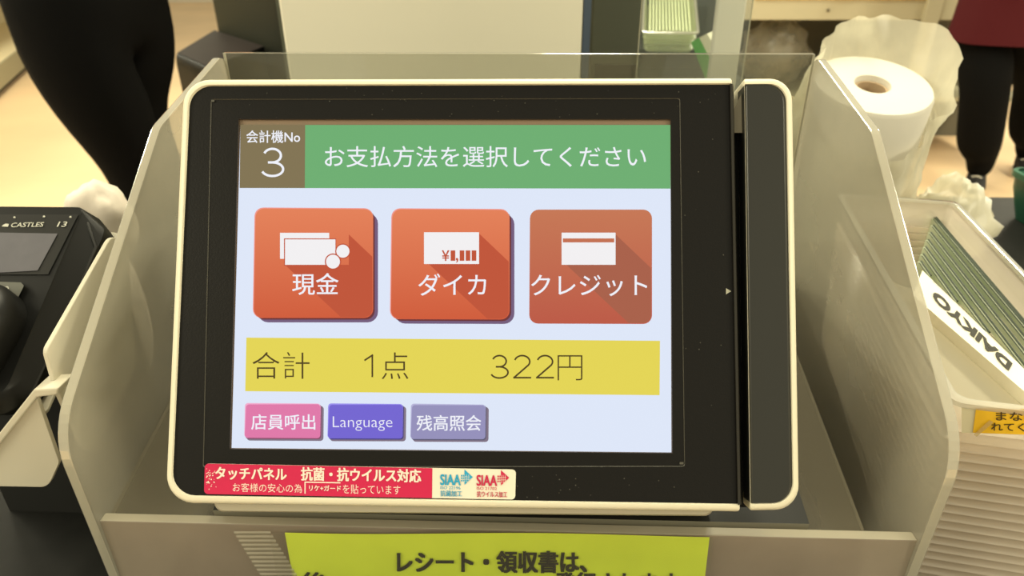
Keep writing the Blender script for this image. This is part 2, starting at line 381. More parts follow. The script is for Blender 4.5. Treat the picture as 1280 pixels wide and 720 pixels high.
for i, x in enumerate((613, 641.5, 670)): digit(mb, '322'[i], x, 444.5, 22.5, 28, 2.1, G2, ink_g)
px_text(mb, '円', (697, 444, 728, 475.5), G2, ink_g, -.014)
mb.build('total_bar', scr)
for q, col, lt, txt, box, lab, bd in (
        ([(307, 504.5), (400.8, 504.5), (400.3, 547.7), (305.3, 547.2)], (222, 118, 168), (240, 170, 205), '店員呼出', (314.2, 518, 394, 537), 'pink call-staff button', .012),
        ([(411, 505), (503.8, 505), (503.3, 548.2), (409.3, 548)], (112, 98, 208), (150, 140, 235), 'Language', (416, 520.5, 490.5, 538.5), 'blue language button', -.012),
        ([(514.5, 505.3), (607, 505.8), (606.6, 549), (512.8, 548.7)], (146, 142, 186), (180, 178, 215), '残高照会', (521, 519, 601.3, 538.5), 'grey-violet balance button', .012)):
    mb = MB(); dk = GLOW('display menu shadow '+lab, tuple(v*.62 for v in col)); a, b, c_, d = q
    mb.face(px_quad([(a[0]+3, a[1]+3), (b[0]+4, b[1]+3), (c_[0]+4, c_[1]+3.5), (d[0]+3, d[1]+3.5)], .0004, 4), GLOW('display menu shade', (126, 112, 130)))
    mb.face(px_quad([(a[0]+1, a[1]+1), (b[0]+1.2, b[1]+1), (c_[0]+1.2, c_[1]+1.4), (d[0]+1, d[1]+1.4)], .00046, 4), dk)
    mb.face(px_quad([(a[0]-.8, a[1]-.8), b, c_, d], .00052, 4), GLOW('display menu light '+lab, lt))
    mb.face(px_quad([(a[0]+.6, a[1]+1), (b[0]-.4, b[1]+.8), c_, (d[0]+.6, d[1])], .00058, 4), GLOW('display menu face '+lab, col))
    px_text(mb, txt, box, .0007, white_g, bd); tag(mb.build('menu_button', scr), lab)

# ---- antibacterial sticker on the lower bezel
CS = ZB+.0008
red = M('sticker red', (200, 24, 76), .35, .5); stw = M('sticker white', (232, 226, 208), .4); cy = M('sticker cyan', (30, 160, 205), .4); lettw = M('sticker lettering', (244, 226, 214), .4)
mb = MB(); q = [(256, 579.5), (645, 587), (644, 624.5), (255, 617.5)]
loop = px_quad(q, CS, 5)
mb.prism([p-MF.n*.0005 for p in loop], loop, stw)
rq = rounded([(255, -617.5), (540, -622.6), (540.5, -585.2), (256, -579.5)], [5, 0, 0, 5], 5); mb.face([mp(x, -y, CS+.0001) for x, y in rq], red)
sl = 7.0/389
px_text(mb, 'タッチパネル', (269.5, 583.8, 358, 599), CS+.0002, lettw, .035, sl)
px_text(mb, '抗菌・抗ウイルス対応', (376.5, 584.0, 526, 600.5), CS+.0002, lettw, .035, sl)
px_text(mb, 'お客様の安心の為', (291, 603.6, 377.5, 614.6), CS+.0002, lettw, -.004, sl)
mb.mesh([mp(x, y, CS+.0002) for x, y in ((380.6, 617), (382, 617), (382, 603.4), (425.5, 604.2), (425.5, 602.8), (380.6, 602))], [[0, 1, 2, 5], [2, 3, 4, 5]], lettw)
px_text(mb, 'リケ+ガード', (386.5, 606.4, 426, 613.3), CS+.0002, lettw, .03, sl)
px_text(mb, 'を貼っています', (428.5, 605.3, 500.5, 617), CS+.0002, lettw, -.004, sl)
for x, colr, iso, line, wd in ((550.5, cy, 'ISO 22196', '抗菌加工', 27), (596, red, 'ISO 21702', '抗ウイルス加工', 38)):
    dy = (x-550.5)*sl
    px_text(mb, 'SIAA', (x, 593+dy, x+25, 606.3+dy), CS+.0002, colr, .03, sl)
    px_text(mb, iso, (x, 607.7+dy, x+25, 611.4+dy), CS+.0002, colr, .0, sl)
    px_text(mb, line, (x, 613+dy, x+wd, 620.4+dy), CS+.0002, colr, .01, sl)
    ax, ay = x+25.8, 587.4+dy                                  # the checked arrow
    mb.face([mp(a, b, CS+.0002) for a, b in ((ax+4.3, ay-.6), (ax+14.6, ay+9), (ax+4.3, ay+18.8))][::-1], colr)
    for i in range(3):
        for j in range(3): rect(mb, ax+i*2.5, ay+6.2+j*3.2, ax+i*2.5+1.9, ay+8.6+j*3.2, CS+.0002+.00003*(i+j), colr)
    for i in range(4): rect(mb, ax+1.9+i*2.5, ay+5.6, ax+2.3+i*2.5, ay+15.5, CS+.0003, stw)
    for j in range(3): rect(mb, ax, ay+8.4+j*3.0, ax+11, ay+8.9+j*3.0, CS+.0003, stw)
for i in range(36):                                            # worn flecks at its left end
    x = 258+abs(random.gauss(0, 6)); y = random.gauss(598, 6)
    if 581 < y < 615: s_ = random.uniform(.3, .8); mb.face([mp(x+dx*s_, y+dy*s_, CS+.00025) for dx, dy in ((-1, 1), (1, .7), (.8, -1), (-1, -.6))], lettw)
tag(mb.build('sticker', mon), 'red and white antibacterial touch-panel sticker')

# ---- magnetic card reader along the right side
RD = [(937.5, 638.5), (999.5, 637.5), (990.5, 97.5), (930, 98)]
RR = [3, 32, 28, 3]; RRi = [1, 26, 22, 1]
def rring(l, t, r, b, c, rr=RR): return ring(inset(RD, l, t, r, b), rr, c)
mb = MB(); base = rring(0, 0, 0, 0, 0)
mb.loops([back_of(base, .034, .95), back_of(base, .030, .99), [p-MF.n*.001 for p in base], rring(.3, 1.5, 1.5, 1.5, .0024), rring(.5, 4, 4, 4.5, .0036, RRi), rring(.7, 7, 7, 8, .0036, RRi), rring(.8, 8.5, 9, 10, .002, RRi)], cream, True, True, False)
rd = mb.build('card_reader', mon, smooth=True, angle=50)
mb = MB(); lo = rring(.4, 8.2, 8.6, 9.6, .0024, RRi); lo2 = rring(3.5, 8.2, 12, 9.6, .0034, RRi)
mb.loops([[p-MF.n*.012 for p in lo], lo, lo2], M('reader cover black', (40, 40, 36), .3, .5), True, False, True)
mb.build('reader_cover', rd)
mb = MB()                                                      # slot floor and its sloping cream cheek
a = [mp(913, 150, -.012), mp(934, 150, -.012), mp(941, 634, -.012), mp(922, 634, -.012)]
mb.prism([p-MF.n*.018 for p in a][::-1], a[::-1], gap_m)
mb.build('card_slot', rd)
mb = MB()
mb.prism([mp(917, 166, -.03), mp(932.5, 166, -.03), mp(932.5, 106, -.03), mp(917, 140, -.03)], [mp(917, 166, -.006), mp(932.5, 166, -.0015), mp(932.5, 104, -.0015), mp(917, 138, -.006)], cream_shade); mb.build('slot_guide', rd)

# ---- lower body and foot
mb = MB()
lipq = [(292, 646), (878, 650), (900, 628), (270, 622)]
def lring(dy, c, ins): return ring([(268+ins, 639.5+dy*.8), (892-ins, 645+dy), (892-ins, 600), (268+ins, 600)], [12, 12, 0, 0], c)
mb.loops([lring(-4, -.055, 10), lring(-1, -.05, 4), lring(0, -.024, 0), lring(0, -.012, 0), lring(-1.5, -.009, 1), lring(-6, -.009, 5)], cream_shade, True, True, True)
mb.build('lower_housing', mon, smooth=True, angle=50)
dark_pl_shade = M('dark plastic and stand shade', (26, 26, 24), .5)  # dark plastic; on the terminal stand's foot it stands for shade
mb = MB(); c0 = MF.pt(0, -.05, -.05); c1 = Vector((c0.x, c0.y+.04, .80))
R_ = Matrix.Rotation(0, 3, 'X')
mb.tube([MF.pt(.01, -.03, -.03), MF.pt(.01, -.035, -.075), Vector((c0.x+.01, c0.y+.06, .83)), Vector((c0.x+.01, c0.y+.06, .795))], [.05, .05, .045, .06], dark_pl_shade, 20)
mb.build('stand_neck', mon, smooth=True)

# ================================================================== CLEAR ACRYLIC CASE
XA, XB, TH = -.2685, .2314, .0065
YA, ZA, YB, ZBk, YF, ZD, ZLOW = .6185, CAM_Z-.0928, .4877, CAM_Z-.1244, .3106, CAM_Z-.326, CT
side_ac = CLEAR('clear acrylic side', (190, 184, 168), .49, .13, .06, (.93, .94, .92), scratch=.06, back=.5)
back_ac = CLEAR('clear acrylic back', (150, 145, 125), .16, .10, .05, (.9, .91, .88))
front_ac = CLEAR('clear acrylic front', (198, 182, 164), .55, .10, .1, (.9, .9, .88), scratch=.10)
edge_ac = CLEAR('acrylic cut edge', (222, 214, 192), .72, .35, .1)
shell = thing('acrylic_case', 'clear scratched acrylic case with open top around the payment monitor', 'display case', ((XA+XB)/2, .45, CT))
p1 = at(0, XA, 99, 440); k = (YF-.004-YB)/(p1.y-YB); zc = ZBk+(p1.z-ZBk)*k
prof = rounded([(YF, ZLOW), (YA, ZLOW), (YA, ZA), (YB, ZBk), (YF-.004, zc-.012)], [0, 0, .012, .025, .045], 8)
for x0, x1, nm in ((XA-TH, XA, 'left'), (XB, XB+TH, 'right')):
    mb = MB(); mb.prism([(x1, y, z) for y, z in prof], [(x0, y, z) for y, z in prof], side_ac, edge_ac)
    mb.build('side_panel', shell, bevel=.0008)
def slab(mb, x0, x1, y0, y1, z0, z1, mt, me):
    a = [(x0, y0, z0), (x1, y0, z0), (x1, y0, z1), (x0, y0, z1)]; b = [(x0, y1, z0), (x1, y1, z0), (x1, y1, z1), (x0, y1, z1)]
    mb.prism(b, a, mt, me)
mb = MB(); slab(mb, XA, XB, YA-.006, YA, ZLOW, ZA, back_ac, edge_ac); mb.build('back_panel', shell, bevel=.0008)
mb = MB(); slab(mb, XA, XB, YF, YF+.007, ZLOW, ZD, front_ac, edge_ac); mb.build('front_panel', shell, bevel=.0008)
# sloping base sheet inside, and the black plate the monitor stands on
def bz(y): return .790+.24*(y-.319)
mb = MB(); loop = [(XA+.001, YF+.008), (.205, YF+.008), (.205, YA-.008), (XA+.001, YA-.008)]
mb.prism([(x, y, bz(y)-.004) for x, y in loop], [(x, y, bz(y)) for x, y in loop], CLEAR('clear acrylic base', (130, 122, 104), .42, .08, .15), edge_ac)
mb.build('base_panel', shell)
mb = MB(); loop = [(-.200, YF+.009), (.170, YF+.009), (.170, .52), (-.200, .52)]
mb.prism([(x, y, bz(y)+.0005) for x, y in loop], [(x, y, bz(y)+.006) for x, y in loop], M('black base plate', (20, 20, 18), .45, .4), M('base plate edge', (120, 116, 100), .5)); mb.build('base_plate', mon)

# ---- yellow notice taped across the front
yel = M('notice yellow', (214, 232, 66), .45, .4, var=.06, vscale=25); prt = M('notice print', (28, 28, 22), .6)
film = CLEAR('notice film', (214, 205, 178), .10, .12, .15); tape = CLEAR('ribbed tape', (215, 206, 180), .5, .25, .2)
FYs = YF-.0012
fp = lambda px, py, d=0: at(1, FYs-d, px, py)
sg = thing('notice_sheet', 'yellow Japanese receipt notice in clear film on the front of the acrylic case', 'sign', (0, FYs, CT+.02))
def wavy(x, y):   # slight waviness of the laminated sheet
    return .0007*math.sin(x*.021+1)+.0006*math.sin(x*.009+y*.05)
mb = MB(); nx, ny = 46, 8
def srow(f, c0, c1, off, th):
    P = []
    for j in range(ny+1):
        for i in range(nx+1):
            s_, t_ = i/nx, j/ny; py_t = 665+5*s_+1.6*math.sin(s_*7+.5)*(1-t_); py = py_t+(800-py_t)*t_
            x0 = c0[0]+(c0[1]-c0[0])*t_; x1 = c1[0]+(c1[1]-c1[0])*t_; px = x0+(x1-x0)*s_
            P.append(fp(px, py, off+wavy(px, py)+.001))
    return P, [[j*(nx+1)+i, (j+1)*(nx+1)+i, (j+1)*(nx+1)+i+1, j*(nx+1)+i+1] for j in range(ny) for i in range(nx)]
P, Fc = srow(None, (356, 380), (887, 872), 0, 0); mb.mesh(P, Fc, yel)
fpw = lambda a, b: fp(a, b, wavy(a, b)+.0016)
px_text(mb, 'レシート・領収書は、', (497, 689, 733, 716), 0, prt, .045, 0, 0, fpw)
px_text(mb, '後', (378, 715.5, 408, 746), 0, prt, .03, 0, 0, fpw); px_text(mb, '発行されます', (694, 715.5, 848, 746), 0, prt, .03, 0, 0, fpw)
mb.build('paper', sg, smooth=True)
P, Fc = srow(None, (336, 360), (893, 878), .0013, 0); mb = MB(); mb.mesh(P, Fc, film); mb.build('clear_film', sg, smooth=True)
mb = MB()
for i in range(20):
    y0 = 664+i*5.2; xo = 292+ (y0-664)*.62; xw = 46
    mb.mesh([fp(xo, y0, .0012), fp(xo+xw, y0, .0022), fp(xo+xw+.6, y0+2.6, .0027), fp(xo+.6, y0+2.6, .0017), fp(xo+xw+1.5, y0+5.2, .0022), fp(xo+1.5, y0+5.2, .0012)], [[0, 3, 2, 1], [3, 5, 4, 2]], tape)
tag(mb.build('tape', sg), 'ribbed clear tape at the left end')

# ================================================================== CARD TERMINAL AND ITS STAND (left)
blk = M('terminal black', (13, 13, 12), .42, .25); blk2 = M('terminal grey face', (26, 25, 23), .42, .3)
TX = -.335; TA = math.radians(33)
TFm = Frame(at(0, TX, 106, 258), (1, 0, 0), (0, math.cos(TA), math.sin(TA)))
def tp(px, py, c=0): a, b = TFm.uv(px, py, c); return TFm.pt(a, b, c)
term = thing('card_terminal', 'black card payment terminal with grey display on a cream stand', 'card terminal', None, mat=TFm.mat())
mb = MB()
bo = rounded([(-.088, -.152), (-.002, -.152), (0, 0), (-.088, 0)], [.012, .012, .006, .006], 5)
bo2 = rounded([(-.100, -.158), (.006, -.158), (.016, .0), (-.104, .0)], [.02, .02, .02, .02], 5)
bo3 = rounded([(-.095, -.15), (.0, -.15), (.020, -.002), (-.108, -.002)], [.02, .02, .02, .02], 5)
mb.loops([[TFm.pt(a, b-.002, -.030) for a, b in bo3], [TFm.pt(a, b-.001, -.024) for a, b in bo3], [TFm.pt(a, b, -.014) for a, b in bo2], [TFm.pt(a, b, -.010) for a, b in bo2], [TFm.pt(a, b, -.001) for a, b in bo], [TFm.pt(a*.985-.0006, b*.99-.001, 0) for a, b in bo]], blk, True, True, True)
mb.build('body', term, smooth=True, angle=40)
mb = MB(); mb.face([tp(-40, 343, .0006), tp(60, 343, .0006), tp(98, 268, .0006), tp(-40, 268, .0006)], blk2)
px_text(mb, 'CASTLES', (14, 278.5, 55, 284), 0, M('terminal print', (190, 188, 175), .5), .02, -.02, .3, lambda a, b: tp(a, b, .0009))
px_text(mb, '13', (71, 277, 84, 283.5), 0, MATS['terminal print'], .02, 0, .3, lambda a, b: tp(a, b, .0009))
mb.mesh([tp(2, 283, .0009), tp(10, 283.5, .0009), tp(11, 280, .0009), tp(7, 279.5, .0009), tp(4, 281, .0009)], [[0, 1, 2, 3, 4]], MATS['terminal print'])
for x, y in ((18, 271.5), (55, 270.5), (88, 271)): mb.mesh([tp(x-1.5, y+1, .0009), tp(x+1.5, y+1, .0009), tp(x+1, y-1, .0009), tp(x-1, y-1, .0009)], [[0, 1, 2, 3]], MATS['terminal print'])
mb.build('faceplate', term)
mb = MB(); mb.face([tp(-40, 343, .001), tp(47, 338, .001), tp(72, 292, .001), tp(-40, 290, .001)], M('terminal lcd', (96, 94, 100), .25, .5, var=.05, vscale=80)); mb.build('display', term)
mb = MB(); kq = rounded([(-8, -371), (22, -373), (30, -357), (26, -353), (-8, -352)], [2, 3, 2, 2, 2], 3)
mb.prism([tp(x, -y, 0) for x, y in kq], [tp(x, -y, .003) for x, y in kq], M('terminal key', (88, 88, 80), .5))
px_text(mb, 'F3', (2, 358, 11, 366), 0, MATS['terminal print'], .02, 0, 0, lambda a, b: tp(a, b, .0034)); mb.build('function_key', term, smooth=True)
mb = MB()                                                      # raised hood round the key pad
ho = rounded([(-.092, -.150), (-.012, -.150), (-.006, -.095), (-.02, -.074), (-.075, -.074), (-.092, -.09)], [.02, .025, .03, .03, .03, .02], 8)
cx = sum(a for a, b in ho)/len(ho); cy_ = sum(b for a, b in ho)/len(ho)
mb.loops([[TFm.pt(a, b, -.002) for a, b in ho], [TFm.pt(a, b, .012) for a, b in ho], [TFm.pt(cx+(a-cx)*.95, cy_+(b-cy_)*.95, .02) for a, b in ho], [TFm.pt(cx+(a-cx)*.8, cy_+(b-cy_)*.85, .024) for a, b in ho]], blk, True, True, True)
mb.build('keypad_hood', term, smooth=True, angle=60)
mb = MB(); mb.tube([TFm.pt(.004, -.012, -.004), TFm.pt(.0135, -.03, -.009), TFm.pt(.010, -.10, -.011), TFm.pt(.006, -.15, -.011)], .0012, blk2, 6); mb.build('trim_line', term, smooth=True)
# bent cream metal stand
stm = M('cream painted metal', (206, 199, 180), .4, .5)
st = thing('terminal_stand', 'bent cream metal stand under the black card terminal', 'stand', (TX-.03, .42, CT))
mb = MB()
pl = rounded([(-.14, -.150), (.004, -.150), (.014, .0), (-.14, .0)], [.005, .005, .01, .01], 5)
mb.prism([TFm.pt(a, b, -.0365) for a, b in pl], [TFm.pt(a, b, -.0335) for a, b in pl], stm); mb.build('slanted_plate', st, bevel=.0008)
mb = MB(); XC = -.292
ck = [(58, 438), (72, 488), (112, 575), (170, 460), (160, 300), (139, 296)]
a = [at(0, XC, x, y) for x, y in ck]
a = [Vector((XC, p, q)) for p, q in rounded([(v.y, v.z) for v in a], [.006, .002, .01, .01, .01, .01], 4)]
mb.prism([p-Vector((.003, 0, 0)) for p in a], a, stm); mb.build('side_cheek', st, bevel=.0006)
ys = .338
mb = MB(); fl = rounded([(-60, -540), (-4, -556), (45, -495), (74, -578), (60, -609), (-60, -607)], [0, 0, 3, 8, 14, 0], 5)
a = [at(1, ys, x, -y) for x, y in fl]
mb.prism([p+Vector((0, .003, 0)) for p in a], a, stm); mb.build('front_flange', st, bevel=.0006)
mb = MB()
e0 = [(-60, 606), (-4, 545), (42, 487), (73, 485)]; e1 = [(-60, 622), (-4, 560), (46, 497), (72, 494)]
lp = [at(1, ys-.003, x, y) for x, y in e0]; lq = [at(1, ys-.003, x, y) for x, y in e1]; D = Vector((0, .016, 0))
mb.loops([[lp[i], lq[i], lq[i]+D, lp[i]+D] for i in range(4)], stm, True, True, True)
mb.build('bent_rim', st, bevel=.001)
mb = MB(); b0 = TFm.pt(-.05, -.06, -.037)
mb.prism([(b0.x-.05, b0.y-.03, CT), (b0.x+.05, b0.y-.03, CT), (b0.x+.05, b0.y+.05, CT), (b0.x-.05, b0.y+.05, CT)],
         [(b0.x-.05, b0.y-.03, b0.z-.018), (b0.x+.05, b0.y-.03, b0.z-.018), (b0.x+.05, b0.y+.05, b0.z+.03), (b0.x-.05, b0.y+.05, b0.z+.03)], dark_pl_shade); mb.build('foot', st)  # coloured black for the shade under the cream flange

# green cable and pale lump behind the terminal
mb = MB(); g0 = at(1, .70, 141, 290)
mb.tube([g0+Vector((-.02, .05, -.03)), g0+Vector((-.005, .03, .002)), g0, g0+Vector((.006, -.03, -.03)), Vector((g0.x+.004, g0.y-.05, CT+.006)), Vector((g0.x-.03, g0.y-.10, CT+.006))], .004, M('green cable', (20, 120, 84), .4), 10)
tag(mb.build('cable', origin=(g0.x, g0.y, CT), smooth=True), 'short green cable between card terminal and clear case', 'cable')
def lump(name, c, rad, mt, amp, sc, seed, seg=28, rings=18, squash=(1, 1, 1)):
    mb = MB(); L = []
    for i in range(rings+1):
        t = PI*i/rings; row = []
        for k in range(seg):
            a = 2*PI*k/seg; d = Vector((math.sin(t)*math.cos(a), math.sin(t)*math.sin(a), -math.cos(t)))
            n_ = noise.noise(d*sc+Vector((seed, 0, 0)))+.5*noise.noise(d*sc*2.3+Vector((0, seed, 0)))
            q = Vector((d.x*squash[0], d.y*squash[1], d.z*squash[2]))*rad*(1+amp*n_); row.append(Vector(c)+q)
        L.append(row)
    mb.loops(L, mt, True, False, False); return mb
pw = at(1, .60, 120, 262)
mb = lump('x', (pw.x, pw.y, pw.z-.012), .034, M('white film bag', (238, 226, 212), .5), .18, 1.8, 3, squash=(1.0, .7, 1.1))
mb2 = lump('y', (pw.x, pw.y, (pw.z-.03+CT)/2+.005), (pw.z-.03-CT)/2-.008, MATS['white film bag'], .1, 1.5, 5, squash=(.26, .26, 1)); mb.mesh(mb2.v, mb2.f, MATS['white film bag'])
tag(mb.build('plastic_bag', origin=(pw.x, pw.y, CT), smooth=True, angle=180), 'crumpled white plastic bag standing behind the black card terminal', 'bag')

# ================================================================== RIBBED CLEAR BIN (right) AND ITS BAGS
bin_ac = CLEAR('clear styrene', (255, 240, 222), .74, .24, .12, (.97, .97, .94), back=.5)
bin_rim = CLEAR('clear styrene rim', (248, 242, 224), .6, .35, .1)
def ribbed_bin(root, frame, w0, w1, L, h, nrib, seg=4, mt=None, rimm=None):
    """open bin in frame (x across, y along, n up): ribs run round all four walls; narrower at the bottom"""
    mb = MB(); loops = []
    def loop(z, out):
        t = z/h; hw = (w1+(w0-w1)*t)/2+out; hl = (L*.93+(L*.07)*t)/2+out
        return [frame.pt(a, b, z) for a, b in rounded([(-hw, -hl), (hw, -hl), (hw, hl), (-hw, hl)], .008, seg)]
    loops.append(loop(.0, 0)); z0 = h*.06; z1 = h*.86; n = nrib*4
    for i in range(n+1):
        z = z0+(z1-z0)*i/n; loops.append(loop(z, .0028*math.sin(2*PI*i/4)))
    loops += [loop(h*.9, 0), loop(h-.002, 0)]
    mb.loops(loops, mt or bin_ac, True, True, False)
    mb.build('tub', root, smooth=True, angle=60)
    mb = MB(); mb.loops([loop(h-.004, .004), loop(h-.0005, .0042), loop(h, .003), loop(h, -.001), loop(h-.003, -.0012)], rimm or bin_rim, True); mb.build('rim', root, smooth=True)
RZ = CAM_Z-.25
BL, BR, FL = at(2, RZ, 1052, 243), at(2, RZ, 1180, 240), at(2, RZ, 1197, 498)
ax = Vector((.327-.256, .717-.35, 0)); ax = (BL-FL); ax.z = 0; Lb = ax.length; yb = ax.normalized(); xb = yb.cross(Vector((0, 0, 1)))
wb = (BR-BL).dot(xb)
ctr = (BL+FL)/2+xb*wb/2
BF = Frame((ctr.x, ctr.y, CT), xb, yb)
binr = thing('storage_bin', 'clear ribbed plastic bin with yellow label beside the right acrylic panel', 'bin', None, mat=BF.mat())
hb = RZ-CT
ribbed_bin(binr, BF, wb, wb-.024, Lb, hb, 19)
# yellow label under the front rim
lab = M('label yellow', (240, 190, 30), .4); 
def bfp(px, py, off=.003):
    p = BF.pt(0, -Lb/2-off, hb); n = BF.y; return meet(px, py, p, n)
mb = MB(); mb.face([bfp(1202, 541), bfp(1330, 545), bfp(1330, 512), bfp(1202, 509)], M('label film', (222, 214, 182), .3)); mb.face([bfp(1216, 541, .0035), bfp(1330, 545, .0035), bfp(1330, 513, .0035), bfp(1220, 510, .0035)], lab)
ink = M('label ink', (60, 40, 10), .6)
px_text(mb, 'まなに', (1245, 515, 1296, 525.5), 0, ink, .02, .02, 0, lambda a, b: bfp(a, b, .0039))
px_text(mb, 'れてください', (1239, 528.5, 1330, 538.5), 0, ink, .02, .02, 0, lambda a, b: bfp(a, b, .0039))
mb.mesh([bfp(x, y, .0042) for x, y in ((1217, 543), (1221, 546), (1242, 528), (1237, 525))], [[0, 1, 2, 3]], CLEAR('label tape', (200, 180, 110), .6, .2)); 
tag(mb.build('label', binr), 'yellow handwritten label under the front rim')
# folded bag bundle standing in the bin, with its printed header strip
bagm = CLEAR('poly bag film', (214, 204, 176), .85, .12, .25)
headm = M('bag header card', (244, 238, 216), .5)
bz0 = hb*.80
def btop(px, py, c): a, b = BF.uv(px, py, c); return (a, b)
bun = thing('bag_bundle', 'bundle of clear bags with white DAIKYO header strip inside the ribbed bin', 'plastic bags', BF.pt(0, 0, .01))
c = hb*.93
hp = [(1141, 369), (1153, 338), (1275, 456), (1330, 512), (1330, 532)]
A = [BF.pt(*btop(x, y, c), c) for x, y in hp]
mb = MB(); mb.prism([p-Vector((0, 0, .012)) for p in A], A, headm)
def hmap(a, b):
    return BF.pt(*btop(a, b, c+.0006), c+.0006)
# lettering reads from the lower right towards the upper left, its feet towards the bin's far side
p0, p1 = Vector((1266, 454)), Vector((1169, 362)); dx = (p1-p0); up = Vector((-5.4, 9.4))
v, f = glyphs('DAIKYO', .05)
mb.mesh([hmap(*(p0+dx*a+up*b)) for a, b in v], f, ink if False else M('bag header print', (40, 38, 28), .6))
mb.mesh([hmap(*(p0+Vector((5, -5))+dx*1.08*t+Vector((0, q)))) for t, q in ((0, 0), (1, 0), (1, .8), (0, .8))], [[0, 1, 2, 3]], MATS['bag header print'])
mb.build('header_strip', bun)
mb = MB(); c2 = hb*.88; wl = wb/2-.006
B = [BF.pt(*btop(x, y, c2), c2) for x, y in ((1144, 374), (1330, 530), (1330, 560), (1203, 500))]
B = [BF.pt(-wl, -Lb/2+.012, c2), BF.pt(wl, -Lb/2+.012, c2), BF.pt(wl, -Lb*.10, c2), BF.pt(-wl, Lb*.09, c2)]
low = [BF.pt((q-BF.o).dot(BF.x)*.85, (q-BF.o).dot(BF.y)*.92, .006) for q in B]
mb.prism(low, B, bagm); mb.build('folded_film', bun, bevel=.004)
# green tinted sheets stacked along the right wall of the bin
shm = CLEAR('green tinted film', (222, 230, 204), .8, .1, .25); shl = M('sheet edge green', (48, 62, 48), .5)
n = 9; z = hb*.90
E0 = Vector(btop(1155, 340, z)); E1 = Vector(btop(1275, 458, z))
for i in range(n):
    t = i/(n-1); hx, hy = btop(1173-25*t, 264+72*t, z); hx = min(hx, wb/2-.012-.002*i)
    ye = E0.y+(E1.y-E0.y)*(hx-.003-E0.x)/(E1.x-E0.x)-.004; ye = max(ye, -Lb*.44)
    if ye > hy-.01: continue
    mb = MB()
    mb.prism([BF.pt(hx-.0026, hy, .012), BF.pt(hx-.0004, hy, .012), BF.pt(hx-.0004, ye, .012), BF.pt(hx-.0026, ye, .012)],
             [BF.pt(hx-.0026, hy, z), BF.pt(hx-.0004, hy, z), BF.pt(hx-.0004, ye, z), BF.pt(hx-.0026, ye, z)], shm)
    root = thing('film_sheet', 'green clear film sheet with dark hooked edge in stack inside ribbed bin', 'film sheet', BF.pt(hx, 0, .012), 'film sheets in the ribbed bin')
    mb.build('sheet', root)
    mb = MB(); mb.tube([BF.pt(hx+.0016, hy+.004, z-.002), BF.pt(hx, hy, z+.0006), BF.pt(hx, ye, z+.0006)], .00075, shl, 6)
    mb.build('edge', root)
    mb = MB(); mb.tube([BF.pt(hx-.0024, hy-.004, z+.0004), BF.pt(hx-.0024, ye, z+.0004)], .0004, shl, 6); mb.build('crease', root)

# ================================================================== BAG ROLL
rc = at(1, .87, 1091, 105)
Hr = rc.z-CT; Rr = .070; rz0 = Vector((rc.x, rc.y+.05, CT))
roll = thing('bag_roll', 'big white roll of thin plastic bags under rumpled film behind bin', 'bag roll', rz0)
rollm = M('roll white', (216, 210, 196), .55, bump=.2, bscale=40)
def rp(a, r, z):   # roll leans towards the customer as it rises
    q = Vector((math.cos(a)*r, math.sin(a)*r, z)); off = Vector((0, -.05*(z/Hr), 0)); q.z += .32*q.y*(z/Hr); return rz0+q+off
mb = MB(); sg_ = 40; A = [2*PI*k/sg_ for k in range(sg_)]
prf = [(Rr*.96, .001), (Rr, .01), (Rr, .11), (Rr, .2), (Rr*.985, Hr-.005), (Rr*.95, Hr), (Rr*.5, Hr+.0015), (.021, Hr), (.0195, Hr-.008), (.0195, .06)]
mb.loops([[rp(a, r, z) for a in A] for r, z in prf], rollm, True, True, False)
mb.build('roll', roll, smooth=True, angle=50)
mb = MB(); mb.loops([[rp(a, r, z) for a in A] for r, z in ((.0193, .05), (.0193, Hr-.006), (.0165, Hr-.006), (.0165, .05))], M('cardboard core', (176, 152, 122), .8), True, True); mb.build('cardboard_core', roll, smooth=True, angle=40)
filmw = CLEAR('thin bag film', (236, 230, 206), .62, .10, .4, scratch=.15, back=.45)
mb = MB(); seg = 72; L = []
for i in range(27):
    t = i/26; row = []
    for k in range(seg):
        a = 2*PI*k/seg; back = (math.sin(a)+1)/2; rt_ = max(0, math.cos(a))
        top = Hr-.05+.10*back**1.3+.028*max(0, math.cos(a-.1))**4+.008*noise.noise(Vector((math.cos(a)*3, math.sin(a)*3, 8)))
        z = .004+(top-.004)*t; r = Rr+.010+.045*(1-t)**2*(.4+.6*rt_)
        nz = noise.noise(Vector((math.cos(a)*2.2, math.sin(a)*2.2, z*13)))
        n2 = noise.noise(Vector((math.cos(a)*6, math.sin(a)*6, z*40+4)))
        r += .014*max(nz, -.3)+.006*n2*(.4+t)
        if z > Hr-.02: r += (z-(Hr-.02))*(-.25+.75*rt_)
        p = rp(a, r, min(z, Hr)); p.z += max(0, z-Hr); row.append(p)
    L.append(row)
mb.loops(L, filmw, True); mb.build('film_cover', roll, smooth=True, angle=180)
# loose tuft of film at the foot
tf_ = at(1, .86, 1204, 262)
mb = lump('t', (tf_.x-.012, tf_.y, CT+.088), .058, filmw, .35, 2.6, 9, squash=(.75, .8, 1)); mb.build('loose_film', roll, smooth=True, angle=180)

